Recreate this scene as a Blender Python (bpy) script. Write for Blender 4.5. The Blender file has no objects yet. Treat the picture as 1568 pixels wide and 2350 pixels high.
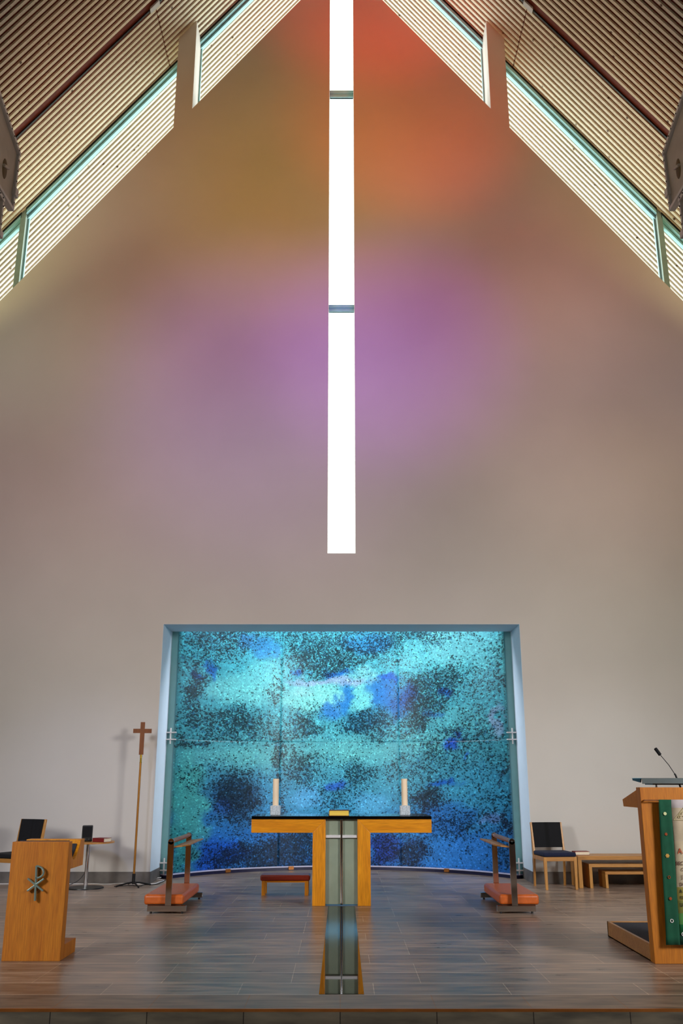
import bpy, bmesh, math, random
from mathutils import noise as mnoise
from mathutils import Vector, Matrix
random.seed(7)
C = bpy.context.scene.collection
PI = math.pi
# ------------------------------------------------------------------ camera
F = 2100.0; TH = math.atan(0.2929); CT, ST = math.cos(TH), math.sin(TH); CH = 1.35
def W(x, y, Y):
    """photo pixel + distance -> world point (design-time measuring only)"""
    v = (1175.0 - y) / F
    yf = CT - ST * v; zf = ST + CT * v
    return ((x - 784.0) / F * Y / yf, Y, CH + zf / yf * Y)
cam = bpy.data.objects.new('camera', bpy.data.cameras.new('camera')); C.objects.link(cam)
cam.location = (0, 0, CH); cam.rotation_euler = (PI/2 + TH, 0, 0)
cam.data.sensor_fit = 'VERTICAL'; cam.data.sensor_height = 36.0; cam.data.lens = 36.0 * F / 2350.0
cam.data.clip_end = 200
bpy.context.scene.camera = cam
vs = bpy.context.scene.view_settings
vs.view_transform = 'Standard'; vs.look = 'None'; vs.exposure = 0.0; vs.gamma = 1.0; vs.use_curve_mapping = False

# ------------------------------------------------------------------ materials
def lin(c):
    return tuple(((u/255.0)/12.92 if u/255.0 <= 0.04045 else ((u/255.0+0.055)/1.055)**2.4) for u in c) + (1.0,)
def newmat(name):
    m = bpy.data.materials.new(name); m.use_nodes = True
    nt = m.node_tree; b = nt.nodes['Principled BSDF']
    return m, nt, b
def N(nt, t, **kw):
    n = nt.nodes.new(t)
    for k, v in kw.items(): setattr(n, k, v)
    return n
def coords(nt, scale=(1,1,1), loc=(0,0,0), kind='Object'):
    tc = N(nt, 'ShaderNodeTexCoord'); mp = N(nt, 'ShaderNodeMapping')
    mp.inputs['Scale'].default_value = scale; mp.inputs['Location'].default_value = loc
    nt.links.new(tc.outputs[kind], mp.inputs['Vector']); return mp.outputs['Vector']
def ramp(nt, fac, stops, interp='LINEAR'):
    r = N(nt, 'ShaderNodeValToRGB'); r.color_ramp.interpolation = interp
    els = r.color_ramp.elements
    while len(els) < len(stops): els.new(0.5)
    for e, (p, c) in zip(els, stops):
        e.position = p; e.color = c if len(c) == 4 else lin(c)
    nt.links.new(fac, r.inputs['Fac']); return r.outputs['Color']
def mix(nt, a, b, fac, mode='MIX'):
    m = N(nt, 'ShaderNodeMix', data_type='RGBA', blend_type=mode)
    for s, v in ((0, fac), (6, a), (7, b)):
        if hasattr(v, 'is_output'): nt.links.new(v, m.inputs[s])
        else: m.inputs[s].default_value = v
    return m.outputs[2]
def plain(name, col, rough=0.6, metal=0.0, vary=0.06, nscale=6.0, bump=0.0, stretch=(1,1,1), coat=0.0):
    m, nt, b = newmat(name)
    v = coords(nt, stretch)
    no = N(nt, 'ShaderNodeTexNoise'); no.inputs['Scale'].default_value = nscale; no.inputs['Detail'].default_value = 5
    nt.links.new(v, no.inputs['Vector'])
    c = lin(col); d = tuple(x*(1-vary*2) for x in c[:3]) + (1,); e = tuple(min(1, x*(1+vary*2)) for x in c[:3]) + (1,)
    nt.links.new(ramp(nt, no.outputs['Fac'], [(0.3, d), (0.7, e)]), b.inputs['Base Color'])
    b.inputs['Roughness'].default_value = rough; b.inputs['Metallic'].default_value = metal
    b.inputs['Coat Weight'].default_value = coat
    if bump:
        bp = N(nt, 'ShaderNodeBump'); bp.inputs['Strength'].default_value = bump; bp.inputs['Distance'].default_value = 0.01
        nt.links.new(no.outputs['Fac'], bp.inputs['Height']); nt.links.new(bp.outputs['Normal'], b.inputs['Normal'])
    return m
def wood(name, c1, c2, axis='Z', rough=0.4, scale=1.0):
    m, nt, b = newmat(name)
    st = {'X': (0.6, 9, 9), 'Y': (9, 0.6, 9), 'Z': (9, 9, 0.6)}[axis]
    v = coords(nt, tuple(s*scale for s in st))
    n1 = N(nt, 'ShaderNodeTexNoise'); n1.inputs['Scale'].default_value = 1.6; n1.inputs['Detail'].default_value = 3; n1.inputs['Distortion'].default_value = 1.2
    nt.links.new(v, n1.inputs['Vector'])
    v2 = coords(nt, tuple(s*scale*8 for s in st))
    n2 = N(nt, 'ShaderNodeTexNoise'); n2.inputs['Scale'].default_value = 1.5; n2.inputs['Detail'].default_value = 4
    nt.links.new(v2, n2.inputs['Vector'])
    col = ramp(nt, n1.outputs['Fac'], [(0.3, c1), (0.7, c2)])
    g = ramp(nt, n2.outputs['Fac'], [(0.35, (0.72, 0.68, 0.62, 1)), (0.6, (1, 1, 1, 1))])
    nt.links.new(mix(nt, col, g, 0.8, 'MULTIPLY'), b.inputs['Base Color'])
    b.inputs['Roughness'].default_value = rough
    return m
M = {}
M['plaster'] = plain('plaster_wall', (204, 199, 194), 0.9, vary=0.012, nscale=1.2)
M['alcove'] = plain('alcove_paint', (206, 222, 236), 0.85, vary=0.01)
M['oak'] = wood('oak_upright', (214, 132, 10), (236, 156, 22), 'Z', 0.42)
M['oakx'] = wood('oak_lengthways', (214, 132, 10), (236, 156, 22), 'X', 0.38)
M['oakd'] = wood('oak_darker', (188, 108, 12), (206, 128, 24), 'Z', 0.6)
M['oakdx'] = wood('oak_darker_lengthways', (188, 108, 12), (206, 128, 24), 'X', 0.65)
M['beech'] = wood('beech_frame', (186, 128, 58), (204, 148, 76), 'Z', 0.4)
M['beechx'] = wood('beech_lengthways', (176, 118, 52), (196, 140, 70), 'X', 0.4)
M['rail'] = wood('brown_rail_wood', (158, 98, 52), (176, 116, 66), 'Y', 0.35)
M['crossw'] = wood('dark_cross_wood', (120, 66, 24), (140, 82, 34), 'Z', 0.45)
M['leather'] = plain('orange_leather', (192, 92, 30), 0.42, vary=0.05, nscale=30, bump=0.12)
M['redleather'] = plain('red_brown_leather', (140, 42, 22), 0.35, vary=0.05, nscale=30, bump=0.12)
M['chrome'] = plain('polished_steel', (215, 218, 222), 0.09, 1.0, vary=0.01)
M['brushed'] = plain('brushed_steel', (180, 196, 200), 0.25, 1.0, vary=0.03)
M['brass'] = plain('brass', (190, 150, 50), 0.25, 1.0, vary=0.03)
M['brasspole'] = plain('bronze_pole', (168, 112, 42), 0.35, 0.6, vary=0.05)
M['black'] = plain('black_plastic', (16, 16, 18), 0.45, vary=0.05)
M['blackm'] = plain('black_metal', (14, 14, 16), 0.4, 0.3, vary=0.05)
M['fabric'] = plain('black_upholstery', (12, 12, 17), 0.95, vary=0.1, nscale=60)
M['navy'] = plain('navy_upholstery', (20, 26, 54), 0.95, vary=0.1, nscale=60)
M['mat'] = plain('dark_grey_carpet', (44, 46, 58), 0.95, vary=0.12, nscale=80)
M['floorglass'] = plain('black_floor_glass', (4, 5, 6), 0.02, vary=0.02); M['floorglass'].node_tree.nodes['Principled BSDF'].inputs['IOR'].default_value = 1.33
M['blackglass'] = plain('black_glass', (6, 7, 9), 0.03, vary=0.02)
M['altarglass'] = plain('grey_green_glass', (150, 162, 144), 0.06, vary=0.03)
M['candle'] = plain('ivory_wax', (250, 226, 196), 0.5, vary=0.02)
M['page'] = plain('page_edges', (228, 216, 192), 0.8, vary=0.05, nscale=3, stretch=(1,1,90))
M['gilt'] = plain('gilt_page_edges', (248, 208, 92), 0.4, 0.0, vary=0.08, nscale=3, stretch=(1,1,60))
M['redbook'] = plain('red_cover', (120, 16, 20), 0.5, vary=0.05)
M['maroon'] = plain('maroon_cover', (92, 24, 26), 0.5, vary=0.05)
M['basetile'] = plain('dark_grey_tile', (104, 98, 94), 0.5, vary=0.16, nscale=5)
M['green'] = plain('green_cloth', (8, 78, 54), 0.9, vary=0.08, nscale=12, bump=0.1)
M['greenlight'] = plain('green_hem_cloth', (10, 66, 48), 0.9, vary=0.12, nscale=12)
M['alu'] = plain('grey_window_frame', (150, 205, 214), 0.4, 0.1, vary=0.03)
M['aludark'] = plain('dark_seal', (18, 30, 34), 0.5, vary=0.03)
M['metalgrey'] = plain('pewter_metal', (136, 158, 152), 0.35, 0.5, vary=0.05)
M['arraybox'] = plain('taupe_speaker_paint', (186, 170, 150), 0.55, vary=0.05)
M['arrayrail'] = plain('grey_rigging_metal', (206, 198, 190), 0.4, 0.1, vary=0.05)
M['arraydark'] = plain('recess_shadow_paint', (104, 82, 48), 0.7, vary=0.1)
M['white'] = plain('white_plastic', (226, 222, 220), 0.5, vary=0.02)
M['ice'] = plain('bubbled_glass_block', (196, 206, 218), 0.25, vary=0.22, nscale=140)
M['rust'] = plain('copper_button', (158, 70, 22), 0.5, 0.2, vary=0.1)
M['gold'] = plain('gold_button', (205, 160, 80), 0.5, 0.2, vary=0.15)
M['cream'] = plain('cream_button', (206, 212, 160), 0.5, vary=0.1)
M['ink'] = plain('brown_lettering', (84, 50, 40), 0.8, vary=0.05)
M['inkblack'] = plain('black_lettering', (24, 22, 20), 0.8, vary=0.05)
M['inkred'] = plain('rust_lettering', (176, 70, 28), 0.8, vary=0.05)
M['ornament'] = plain('gold_embroidery', (196, 184, 140), 0.8, vary=0.05)
M['cfixture'] = plain('light_fitting_paint', (190, 196, 200), 0.5, vary=0.02)
M['curb'] = plain('pale_curb_metal', (200, 198, 226), 0.4, vary=0.02)
M['curbdark'] = plain('navy_curb_face', (22, 22, 62), 0.4, vary=0.02)
M['nosing'] = plain('bronze_nosing', (176, 110, 52), 0.35, 0.5, vary=0.1)
M['slatwood'] = wood('pale_larch_slats', (222, 217, 194), (234, 230, 212), 'X', 0.6)
M['backboard'] = wood('red_brown_backing', (92, 26, 8), (114, 38, 12), 'X', 0.7)
# knots on slats
def add_knots(m):
    nt = m.node_tree; b = nt.nodes['Principled BSDF']; src = b.inputs['Base Color'].links[0].from_socket
    vo = N(nt, 'ShaderNodeTexVoronoi'); vo.inputs['Scale'].default_value = 3.4
    nt.links.new(coords(nt, (1,1,1)), vo.inputs['Vector'])
    r = ramp(nt, vo.outputs['Distance'], [(0.05, (0.13, 0.07, 0.03, 1)), (0.11, (1, 1, 1, 1))])
    nt.links.new(mix(nt, src, r, 1.0, 'MULTIPLY'), b.inputs['Base Color'])
add_knots(M['slatwood'])
# floor tiles
def mul(nt, a, k):
    m_ = N(nt, 'ShaderNodeMath', operation='MULTIPLY'); nt.links.new(a, m_.inputs[0]); m_.inputs[1].default_value = k; return m_.outputs[0]
def tilemat(name, bw, rh, ox, oy, off, c1, c2, mortar, rough=0.3, swap=False):
    m, nt, b = newmat(name)
    v = coords(nt, (1,1,1), (ox, oy, 0))
    if swap:
        sx = N(nt, 'ShaderNodeSeparateXYZ'); cx = N(nt, 'ShaderNodeCombineXYZ'); nt.links.new(v, sx.inputs[0])
        nt.links.new(sx.outputs['X'], cx.inputs['X']); nt.links.new(sx.outputs['Z'], cx.inputs['Y']); v = cx.outputs[0]
    br = N(nt, 'ShaderNodeTexBrick'); br.offset = off; br.offset_frequency = 3; br.squash = 1.0
    br.inputs['Scale'].default_value = 1.0; br.inputs['Mortar Size'].default_value = 0.0035; br.inputs['Mortar Smooth'].default_value = 0.3
    br.inputs['Brick Width'].default_value = bw; br.inputs['Row Height'].default_value = rh; br.inputs['Bias'].default_value = 0
    br.inputs['Color1'].default_value = lin(c1); br.inputs['Color2'].default_value = lin(c2); br.inputs['Mortar'].default_value = lin(mortar)
    nt.links.new(v, br.inputs['Vector'])
    no = N(nt, 'ShaderNodeTexNoise'); no.inputs['Scale'].default_value = 2.0; no.inputs['Detail'].default_value = 7
    nt.links.new(coords(nt, (1.4, 7, 7)), no.inputs['Vector'])
    g = ramp(nt, no.outputs['Fac'], [(0.3, (0.42, 0.42, 0.44, 1)), (0.72, (1.28, 1.24, 1.18, 1))])
    fin = mix(nt, br.outputs['Color'], g, 1.0, 'MULTIPLY')
    if rh < 1:      # the long joints between rows, a little wider
        sy = N(nt, 'ShaderNodeSeparateXYZ'); nt.links.new(v, sy.inputs[0])
        a = N(nt, 'ShaderNodeMath', operation='DIVIDE'); nt.links.new(sy.outputs['Y'], a.inputs[0]); a.inputs[1].default_value = rh
        f_ = N(nt, 'ShaderNodeMath', operation='FRACT'); nt.links.new(a.outputs[0], f_.inputs[0])
        l_ = N(nt, 'ShaderNodeMath', operation='LESS_THAN'); nt.links.new(f_.outputs[0], l_.inputs[0]); l_.inputs[1].default_value = 0.042
        fin = mix(nt, fin, lin((226, 208, 186)), mul(nt, l_.outputs[0], 0.5))
    nt.links.new(fin, b.inputs['Base Color'])
    rr = N(nt, 'ShaderNodeMapRange'); rr.inputs['To Min'].default_value = rough - 0.08; rr.inputs['To Max'].default_value = rough + 0.1
    nt.links.new(no.outputs['Fac'], rr.inputs['Value']); nt.links.new(rr.outputs[0], b.inputs['Roughness'])
    bp = N(nt, 'ShaderNodeBump'); bp.inputs['Strength'].default_value = 0.25; bp.inputs['Distance'].default_value = 0.004; bp.invert = True
    nt.links.new(br.outputs['Fac'], bp.inputs['Height']); nt.links.new(bp.outputs['Normal'], b.inputs['Normal'])
    return m
M['floor'] = tilemat('floor_tiles', 0.9, 0.357, 0.35, -6.64, 0.37, (142, 121, 106), (170, 147, 130), (200, 178, 154))
M['steptile'] = tilemat('step_edge_tiles', 0.5915, 2.0, 0.008, 0.5, 0.0, (142, 122, 106), (152, 131, 114), (160, 112, 72), 0.42)
M['riser'] = tilemat('step_riser_tiles', 0.5915, 2.0, 0.008, 0.5, 0.0, (112, 106, 92), (120, 114, 100), (40, 34, 28), 0.6, swap=True)
def glassmat(name, tint, gl=0.12):
    m, nt, b = newmat(name); nt.nodes.remove(b); out = nt.nodes['Material Output']
    tr = N(nt, 'ShaderNodeBsdfTransparent'); tr.inputs['Color'].default_value = tint
    gs = N(nt, 'ShaderNodeBsdfGlossy'); gs.inputs['Roughness'].default_value = 0.02
    fr = N(nt, 'ShaderNodeFresnel'); fr.inputs['IOR'].default_value = 1.45
    ge = N(nt, 'ShaderNodeNewGeometry'); inv = N(nt, 'ShaderNodeMath', operation='SUBTRACT'); inv.inputs[0].default_value = 1.0
    nt.links.new(ge.outputs['Backfacing'], inv.inputs[1]); mu = N(nt, 'ShaderNodeMath', operation='MULTIPLY')
    nt.links.new(fr.outputs[0], mu.inputs[0]); nt.links.new(inv.outputs[0], mu.inputs[1])
    mx = N(nt, 'ShaderNodeMixShader'); nt.links.new(mu.outputs[0], mx.inputs[0])
    nt.links.new(tr.outputs[0], mx.inputs[1]); nt.links.new(gs.outputs[0], mx.inputs[2]); nt.links.new(mx.outputs[0], out.inputs['Surface'])
    return m
M['pane'] = glassmat('clear_glass', (0.93, 0.97, 0.97, 1))
# mosaic glass
def mosaicmat():
    m, nt, b = newmat('fused_glass_chips'); nt.nodes.remove(b); out = nt.nodes['Material Output']
    at = N(nt, 'ShaderNodeAttribute'); at.attribute_name = 'tint'
    ad = N(nt, 'ShaderNodeAttribute'); ad.attribute_name = 'chip'      # r = density, g = brownness
    sp = N(nt, 'ShaderNodeSeparateColor'); nt.links.new(ad.outputs['Color'], sp.inputs[0])
    vo = N(nt, 'ShaderNodeTexVoronoi'); vo.inputs['Scale'].default_value = 58.0
    nt.links.new(coords(nt, (1, 0.0001, 1)), vo.inputs['Vector'])
    vs_ = N(nt, 'ShaderNodeSeparateColor'); nt.links.new(vo.outputs['Color'], vs_.inputs[0])
    # light / dark grain of the chips
    g = ramp(nt, vs_.outputs['Green'], [(0.0, (0.66, 0.68, 0.72, 1)), (0.6, (0.98, 0.98, 0.98, 1)), (0.93, (1.2, 1.2, 1.18, 1)), (0.985, (1.9, 1.9, 1.8, 1))])
    base = mix(nt, at.outputs['Color'], g, 1.0, 'MULTIPLY')
    # dark chips where random < density, weighted by a finer noise
    lt = N(nt, 'ShaderNodeMath', operation='LESS_THAN'); nt.links.new(vs_.outputs['Red'], lt.inputs[0]); nt.links.new(sp.outputs['Red'], lt.inputs[1])
    dk = mix(nt, lin((14, 36, 48)), lin((50, 38, 42)), sp.outputs['Green'])
    dk2 = mix(nt, dk, at.outputs['Color'], 0.16)
    gd = ramp(nt, vs_.outputs['Blue'], [(0.0, (0.16, 0.16, 0.2, 1)), (0.5, (0.5, 0.55, 0.55, 1)), (0.85, (1.0, 1.2, 1.25, 1)), (1.0, (1.4, 2.4, 3.8, 1))])
    dk2 = mix(nt, dk2, gd, 1.0, 'MULTIPLY')
    col = mix(nt, base, dk2, lt.outputs[0])
    col0 = col; gm = N(nt, 'ShaderNodeGamma'); gm.inputs['Gamma'].default_value = 0.5; nt.links.new(col, gm.inputs['Color']); col = gm.outputs[0]   # two faces of the pane share the colour
    tl = N(nt, 'ShaderNodeBsdfTranslucent'); nt.links.new(col, tl.inputs['Color'])
    df = N(nt, 'ShaderNodeBsdfDiffuse'); nt.links.new(col0, df.inputs['Color'])
    m1 = N(nt, 'ShaderNodeMixShader'); m1.inputs[0].default_value = 0.2
    nt.links.new(tl.outputs[0], m1.inputs[1]); nt.links.new(df.outputs[0], m1.inputs[2])
    gs = N(nt, 'ShaderNodeBsdfGlossy'); gs.inputs['Roughness'].default_value = 0.35
    m2 = N(nt, 'ShaderNodeMixShader'); m2.inputs[0].default_value = 0.03
    nt.links.new(m1.outputs[0], m2.inputs[1]); nt.links.new(gs.outputs[0], m2.inputs[2]); nt.links.new(m2.outputs[0], out.inputs['Surface'])
    return m
M['mosaic'] = mosaicmat()
# banner middle: bands of cloth colour with height
def bannermat():
    m, nt, b = newmat('painted_banner_cloth')
    tc = N(nt, 'ShaderNodeTexCoord'); s = N(nt, 'ShaderNodeSeparateXYZ'); nt.links.new(tc.outputs['Object'], s.inputs[0])
    no = N(nt, 'ShaderNodeTexNoise'); no.inputs['Scale'].default_value = 9; no.inputs['Detail'].default_value = 5; nt.links.new(tc.outputs['Object'], no.inputs['Vector'])
    zs = [W(1560, y, 7.66)[2] for y in (2155, 2143, 2122, 2096, 2066, 2036, 1930, 1855)]
    lo, hi = zs[0], 1.3
    mr = N(nt, 'ShaderNodeMapRange'); mr.inputs['From Min'].default_value = lo; mr.inputs['From Max'].default_value = hi
    nt.links.new(s.outputs['Z'], mr.inputs['Value'])
    p = [(z - lo)/(hi - lo) for z in zs]
    col = ramp(nt, mr.outputs[0], [(0, (10, 66, 48)), (p[1], (26, 128, 74)), (p[2], (92, 158, 84)), (p[3], (132, 134, 66)), (p[4], (160, 146, 74)), (p[5], (200, 184, 156)), (p[6], (198, 182, 158)), (p[7], (196, 186, 190))], 'CONSTANT')
    g = ramp(nt, no.outputs['Fac'], [(0.3, (0.8, 0.8, 0.78, 1)), (0.7, (1.1, 1.1, 1.1, 1))])
    nt.links.new(mix(nt, col, g, 1.0, 'MULTIPLY'), b.inputs['Base Color']); b.inputs['Roughness'].default_value = 0.9
    return m
M['banner'] = bannermat()
M['satin'] = plain('satin_steel', (250, 248, 252), 0.42, 0.55, vary=0.01)
M['bluepane'] = glassmat('blue_tinted_glass', (0.35, 0.72, 1.0, 1))
M['altarglass'].node_tree.nodes['Principled BSDF'].inputs['IOR'].default_value = 2.3
M['tealglass'] = plain('frosted_teal_glass', (126, 178, 180), 0.3, vary=0.02)

# ------------------------------------------------------------------ mesh building
class MB:
    def __init__(s): s.bm = bmesh.new()
    def box(s, x0, x1, y0, y1, z0, z1, rot=None, piv=None):
        r = bmesh.ops.create_cube(s.bm, size=1.0)
        mt = Matrix.Translation(((x0+x1)/2, (y0+y1)/2, (z0+z1)/2)) @ Matrix.Diagonal((x1-x0, y1-y0, z1-z0, 1))
        if rot is not None:
            p = Matrix.Translation(piv or ((x0+x1)/2, (y0+y1)/2, (z0+z1)/2)); mt = p @ rot.to_4x4() @ p.inverted() @ mt
        bmesh.ops.transform(s.bm, matrix=mt, verts=r['verts']); return s
    def prism(s, pts, axis, a, b):
        """polygon pts in the plane across axis, extruded a..b"""
        def mk(p, q):
            return {'X': (q, p[0], p[1]), 'Y': (p[0], q, p[1]), 'Z': (p[0], p[1], q)}[axis]
        v0 = [s.bm.verts.new(mk(p, a)) for p in pts]; v1 = [s.bm.verts.new(mk(p, b)) for p in pts]
        n = len(pts); fs = [s.bm.faces.new(v0), s.bm.faces.new(v1[::-1])]
        for i in range(n): fs.append(s.bm.faces.new((v0[i], v1[i], v1[(i+1) % n], v0[(i+1) % n])))
        return s
    def bar(s, p, q, w, h=None, up=(0, 0, 1)):
        """rectangular bar between two points"""
        p, q = Vector(p), Vector(q); d = (q-p); L = d.length; d.normalize(); h = h or w
        u = Vector(up); sd = d.cross(u)
        if sd.length < 1e-4: sd = d.cross(Vector((0, 1, 0)))
        sd.normalize(); u = sd.cross(d)
        mt = Matrix((sd, d, u)).transposed().to_4x4(); mt.translation = (p+q)/2
        r = bmesh.ops.create_cube(s.bm, size=1.0)
        bmesh.ops.transform(s.bm, matrix=mt @ Matrix.Diagonal((w, L, h, 1)), verts=r['verts']); return s
    def cyl(s, p, q, r1, r2=None, seg=24):
        p, q = Vector(p), Vector(q); d = q-p
        r = bmesh.ops.create_cone(s.bm, cap_ends=True, segments=seg, radius1=r1, radius2=r1 if r2 is None else r2, depth=d.length)
        mt = d.to_track_quat('Z', 'Y').to_matrix().to_4x4(); mt.translation = (p+q)/2
        bmesh.ops.transform(s.bm, matrix=mt, verts=r['verts']); return s
    def tube(s, pts, r, seg=8):
        pts = [Vector(p) for p in pts]; rings = []
        for i, p in enumerate(pts):
            d = (pts[min(i+1, len(pts)-1)] - pts[max(i-1, 0)]).normalized()
            a = d.cross(Vector((0, 0, 1)))
            if a.length < 0.05: a = d.cross(Vector((0, 1, 0)))
            a.normalize(); b = d.cross(a)
            rings.append([s.bm.verts.new(p + (a*math.cos(t) + b*math.sin(t))*r) for t in [2*PI*k/seg for k in range(seg)]])
        for r0, r1 in zip(rings, rings[1:]):
            for k in range(seg): s.bm.faces.new((r0[k], r0[(k+1) % seg], r1[(k+1) % seg], r1[k]))
        s.bm.faces.new(rings[0][::-1]); s.bm.faces.new(rings[-1]); return s
    def ribbon(s, pts, w, y0, y1):
        """flat metal strip following pts (x,z), square section, in a vertical plane"""
        L, R = [], []
        for i, p in enumerate(pts):
            a = pts[max(i-1, 0)]; b = pts[min(i+1, len(pts)-1)]
            d = Vector((b[0]-a[0], b[1]-a[1])).normalized(); n = Vector((-d.y, d.x))*w/2
            L.append((p[0]+n.x, p[1]+n.y)); R.append((p[0]-n.x, p[1]-n.y))
        for i in range(len(pts)-1): s.prism([L[i], L[i+1], R[i+1], R[i]], 'Y', y0, y1)
        return s
    def sphere(s, c, r, sc=(1, 1, 1), seg=20):
        q = bmesh.ops.create_uvsphere(s.bm, u_segments=seg, v_segments=seg//2, radius=r)
        bmesh.ops.transform(s.bm, matrix=Matrix.Translation(c) @ Matrix.Diagonal((*sc, 1)), verts=q['verts']); return s
    def build(s, name, mat, parent=None, bevel=0.0, smooth=False, segs=2):
        bmesh.ops.recalc_face_normals(s.bm, faces=s.bm.faces)
        me = bpy.data.meshes.new(name); s.bm.to_mesh(me); s.bm.free(); me.materials.append(mat)
        o = bpy.data.objects.new(name, me); C.objects.link(o)
        if parent: o.parent = parent
        if bevel:
            b = o.modifiers.new('bevel', 'BEVEL'); b.width = bevel; b.segments = segs; b.limit_method = 'ANGLE'; b.angle_limit = 0.7
        if smooth:
            for p in me.polygons: p.use_smooth = True
            me.set_sharp_from_angle(angle=0.6)
        return o
def tag(o, label=None, cat=None, group=None, kind=None):
    for k, v in (('label', label), ('category', cat), ('group', group), ('kind', kind)):
        if v: o[k] = v
    return o
def empty(name, loc=(0, 0, 0), rz=0.0):
    o = bpy.data.objects.new(name, None); C.objects.link(o); o.location = loc; o.rotation_euler = (0, 0, rz); o.empty_display_size = 0.1
    return o
def struct(o): o['kind'] = 'structure'; return o
def copy_tree(o, parent=None):
    c = o.copy(); C.objects.link(c); c.parent = parent
    for ch in [x for x in bpy.data.objects if x.parent == o]: copy_tree(ch, c)
    return c

# ------------------------------------------------------------------ dimensions
YW = 13.33           # face of the gable wall
YG = 13.83           # back of the gable wall, plane of the clerestory glass
WA = 15.88; CA = 17.77; SL = 1.267       # wall apex, ceiling apex, roof slope
YN = 14.02           # back edge of the alcove reveal
NX, NZ = 2.61, 3.544
def zw(x): return WA - SL*abs(x)
def zc(x): return CA - SL*abs(x)
BH = 0.152

# ------------------------------------------------------------------ setting
# floor
m = MB(); m.box(-9, 9, 6.64, 17.6, -0.35, 0); struct(m.build('floor', M['floor']))
m = MB(); m.box(-9, 9, 6.255, 6.64, -0.35, 0.0); struct(m.build('trim_1', M['steptile']))
m = MB(); m.box(-9, 9, 6.243, 6.258, -0.014, 0.003); struct(m.build('trim_2', M['nosing']))
m = MB(); m.box(-9, 9, 6.235, 6.255, -0.35, -0.014); struct(m.build('trim_3', M['riser']))
m = MB(); m.box(-9, 9, -14.2, 6.235, -0.4, -0.17); struct(m.build('floor_nave', M['floor']))
# glossy black glass inlay in front of the altar
m = MB(); m.box(-0.148, 0.148, 6.65, 11.02, -0.001, 0.002); struct(m.build('trim_4', M['floorglass']))
# gable wall with slot and alcove opening, and the two piers that carry the roof
m = MB()
for s in (-1, 1):
    m.prism([(s*9, 0), (s*NX, 0), (s*NX, zw(NX)), (s*9, zw(9))], 'Y', YW, YG)
    m.prism([(s*NX, NZ), (s*0.213, NZ), (s*0.213, zw(0.213)), (s*NX, zw(NX))], 'Y', YW, YG)
    m.prism([(s*2.61, zw(2.61)), (s*2.91, zw(2.91)), (s*2.91, zc(2.91)), (s*2.61, zc(2.61))], 'Y', YW, YG+0.07)
m.box(-0.213, 0.213, YW, YG, NZ, 4.61)
m.prism([(-0.213, 15.56), (0.213, 15.56), (0.213, zw(0.213)), (0, WA), (-0.213, zw(0.213))], 'Y', YW, YG)
struct(m.build('wall_back', M['plaster']))
# boards added on each pier's window side, skylit brightness put into their white
for s in (-1, 1):
    m = MB(); a, b = s*2.610, s*2.602
    m.prism([(a, zw(2.606)+0.002), (b, zw(2.606)+0.002), (b, zc(2.606)-0.005), (a, zc(2.606)-0.005)], 'Y', YW, YG+0.0)
    struct(m.build('trim_%d' % (7 if s < 0 else 8), M['white']))
# alcove lining behind the opening
AR = 4.50
for s, nm in ((-1, 'wall_alcove_left'), (1, 'wall_alcove_right')):
    m = MB(); m.box(min(s*NX, s*(NX+0.3)), max(s*NX, s*(NX+0.3)), YG, 17.3, 0, AR)
    m.box(min(s*NX, s*(NX-0.004)), max(s*NX, s*(NX-0.004)), YW+0.001, YN, BH, NZ-0.004)
    struct(m.build(nm, M['alcove']))
m = MB(); m.box(-NX-0.3, NX+0.3, 17.3, 17.5, 0, AR); struct(m.build('wall_alcove_back', M['alcove']))
m = MB(); m.box(-NX-0.3, NX+0.3, YG, 17.5, AR, AR+0.09)
m.box(-NX, NX, YW+0.001, YN, NZ-0.004, NZ)
m.box(-NX, NX, YG, YN, NZ, AR)
struct(m.build('ceiling_alcove', M['alcove']))
# baseboards
BH = 0.152
for nm, x0, x1, y0, y1 in (('baseboard_left', -9, -NX+0.012, YW-0.014, YW), ('baseboard_right', NX-0.012, 9, YW-0.014, YW),
                           ('baseboard_alcove_left', -NX, -NX+0.012, YW, YN), ('baseboard_alcove_right', NX-0.012, NX, YW, YN)):
    m = MB(); m.box(x0, x1, y0, y1, 0, BH); struct(m.build(nm, M['basetile'], bevel=0.002))
# ceiling
def ceil_pt(x, y, dz): return (x, y, zc(x)+dz)
m = MB()
for s in (-1, 1):
    x1 = s*9.2
    # backing panels above the slats
    m.prism([(0, CA+0.05), (x1, zc(x1)+0.05), (x1, zc(x1)+0.20), (0, CA+0.20)], 'Y', -14.2, 15.13)
struct(m.build('ceiling', M['backboard']))
m = MB(); P = 0.110
def slat(bm_, s, xa, xb, y0, w, dz=0.0, th=0.075):
    m.prism([(s*xa, zc(xa)+dz), (s*xb, zc(xb)+dz), (s*xb, zc(xb)+dz+th), (s*xa, zc(xa)+dz+th)], 'Y', y0, y0+w)
for s in (-1, 1):
    y = 12.40
    while y < 15.07:
        w = 0.054
        if y < 13.83 and y > 12.3:
            slat(m, s, 0.0, 3.12, y, w); slat(m, s, 3.135, 9.15, y, w)
        else:
            slat(m, s, 0.0, 9.15, y, w)
        y += P
    y = 12.14
    while y > -3:
        slat(m, s, 0.0, 9.15, y, 0.05); y -= P
struct(m.build('ceiling_slats', M['slatwood']))
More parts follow.
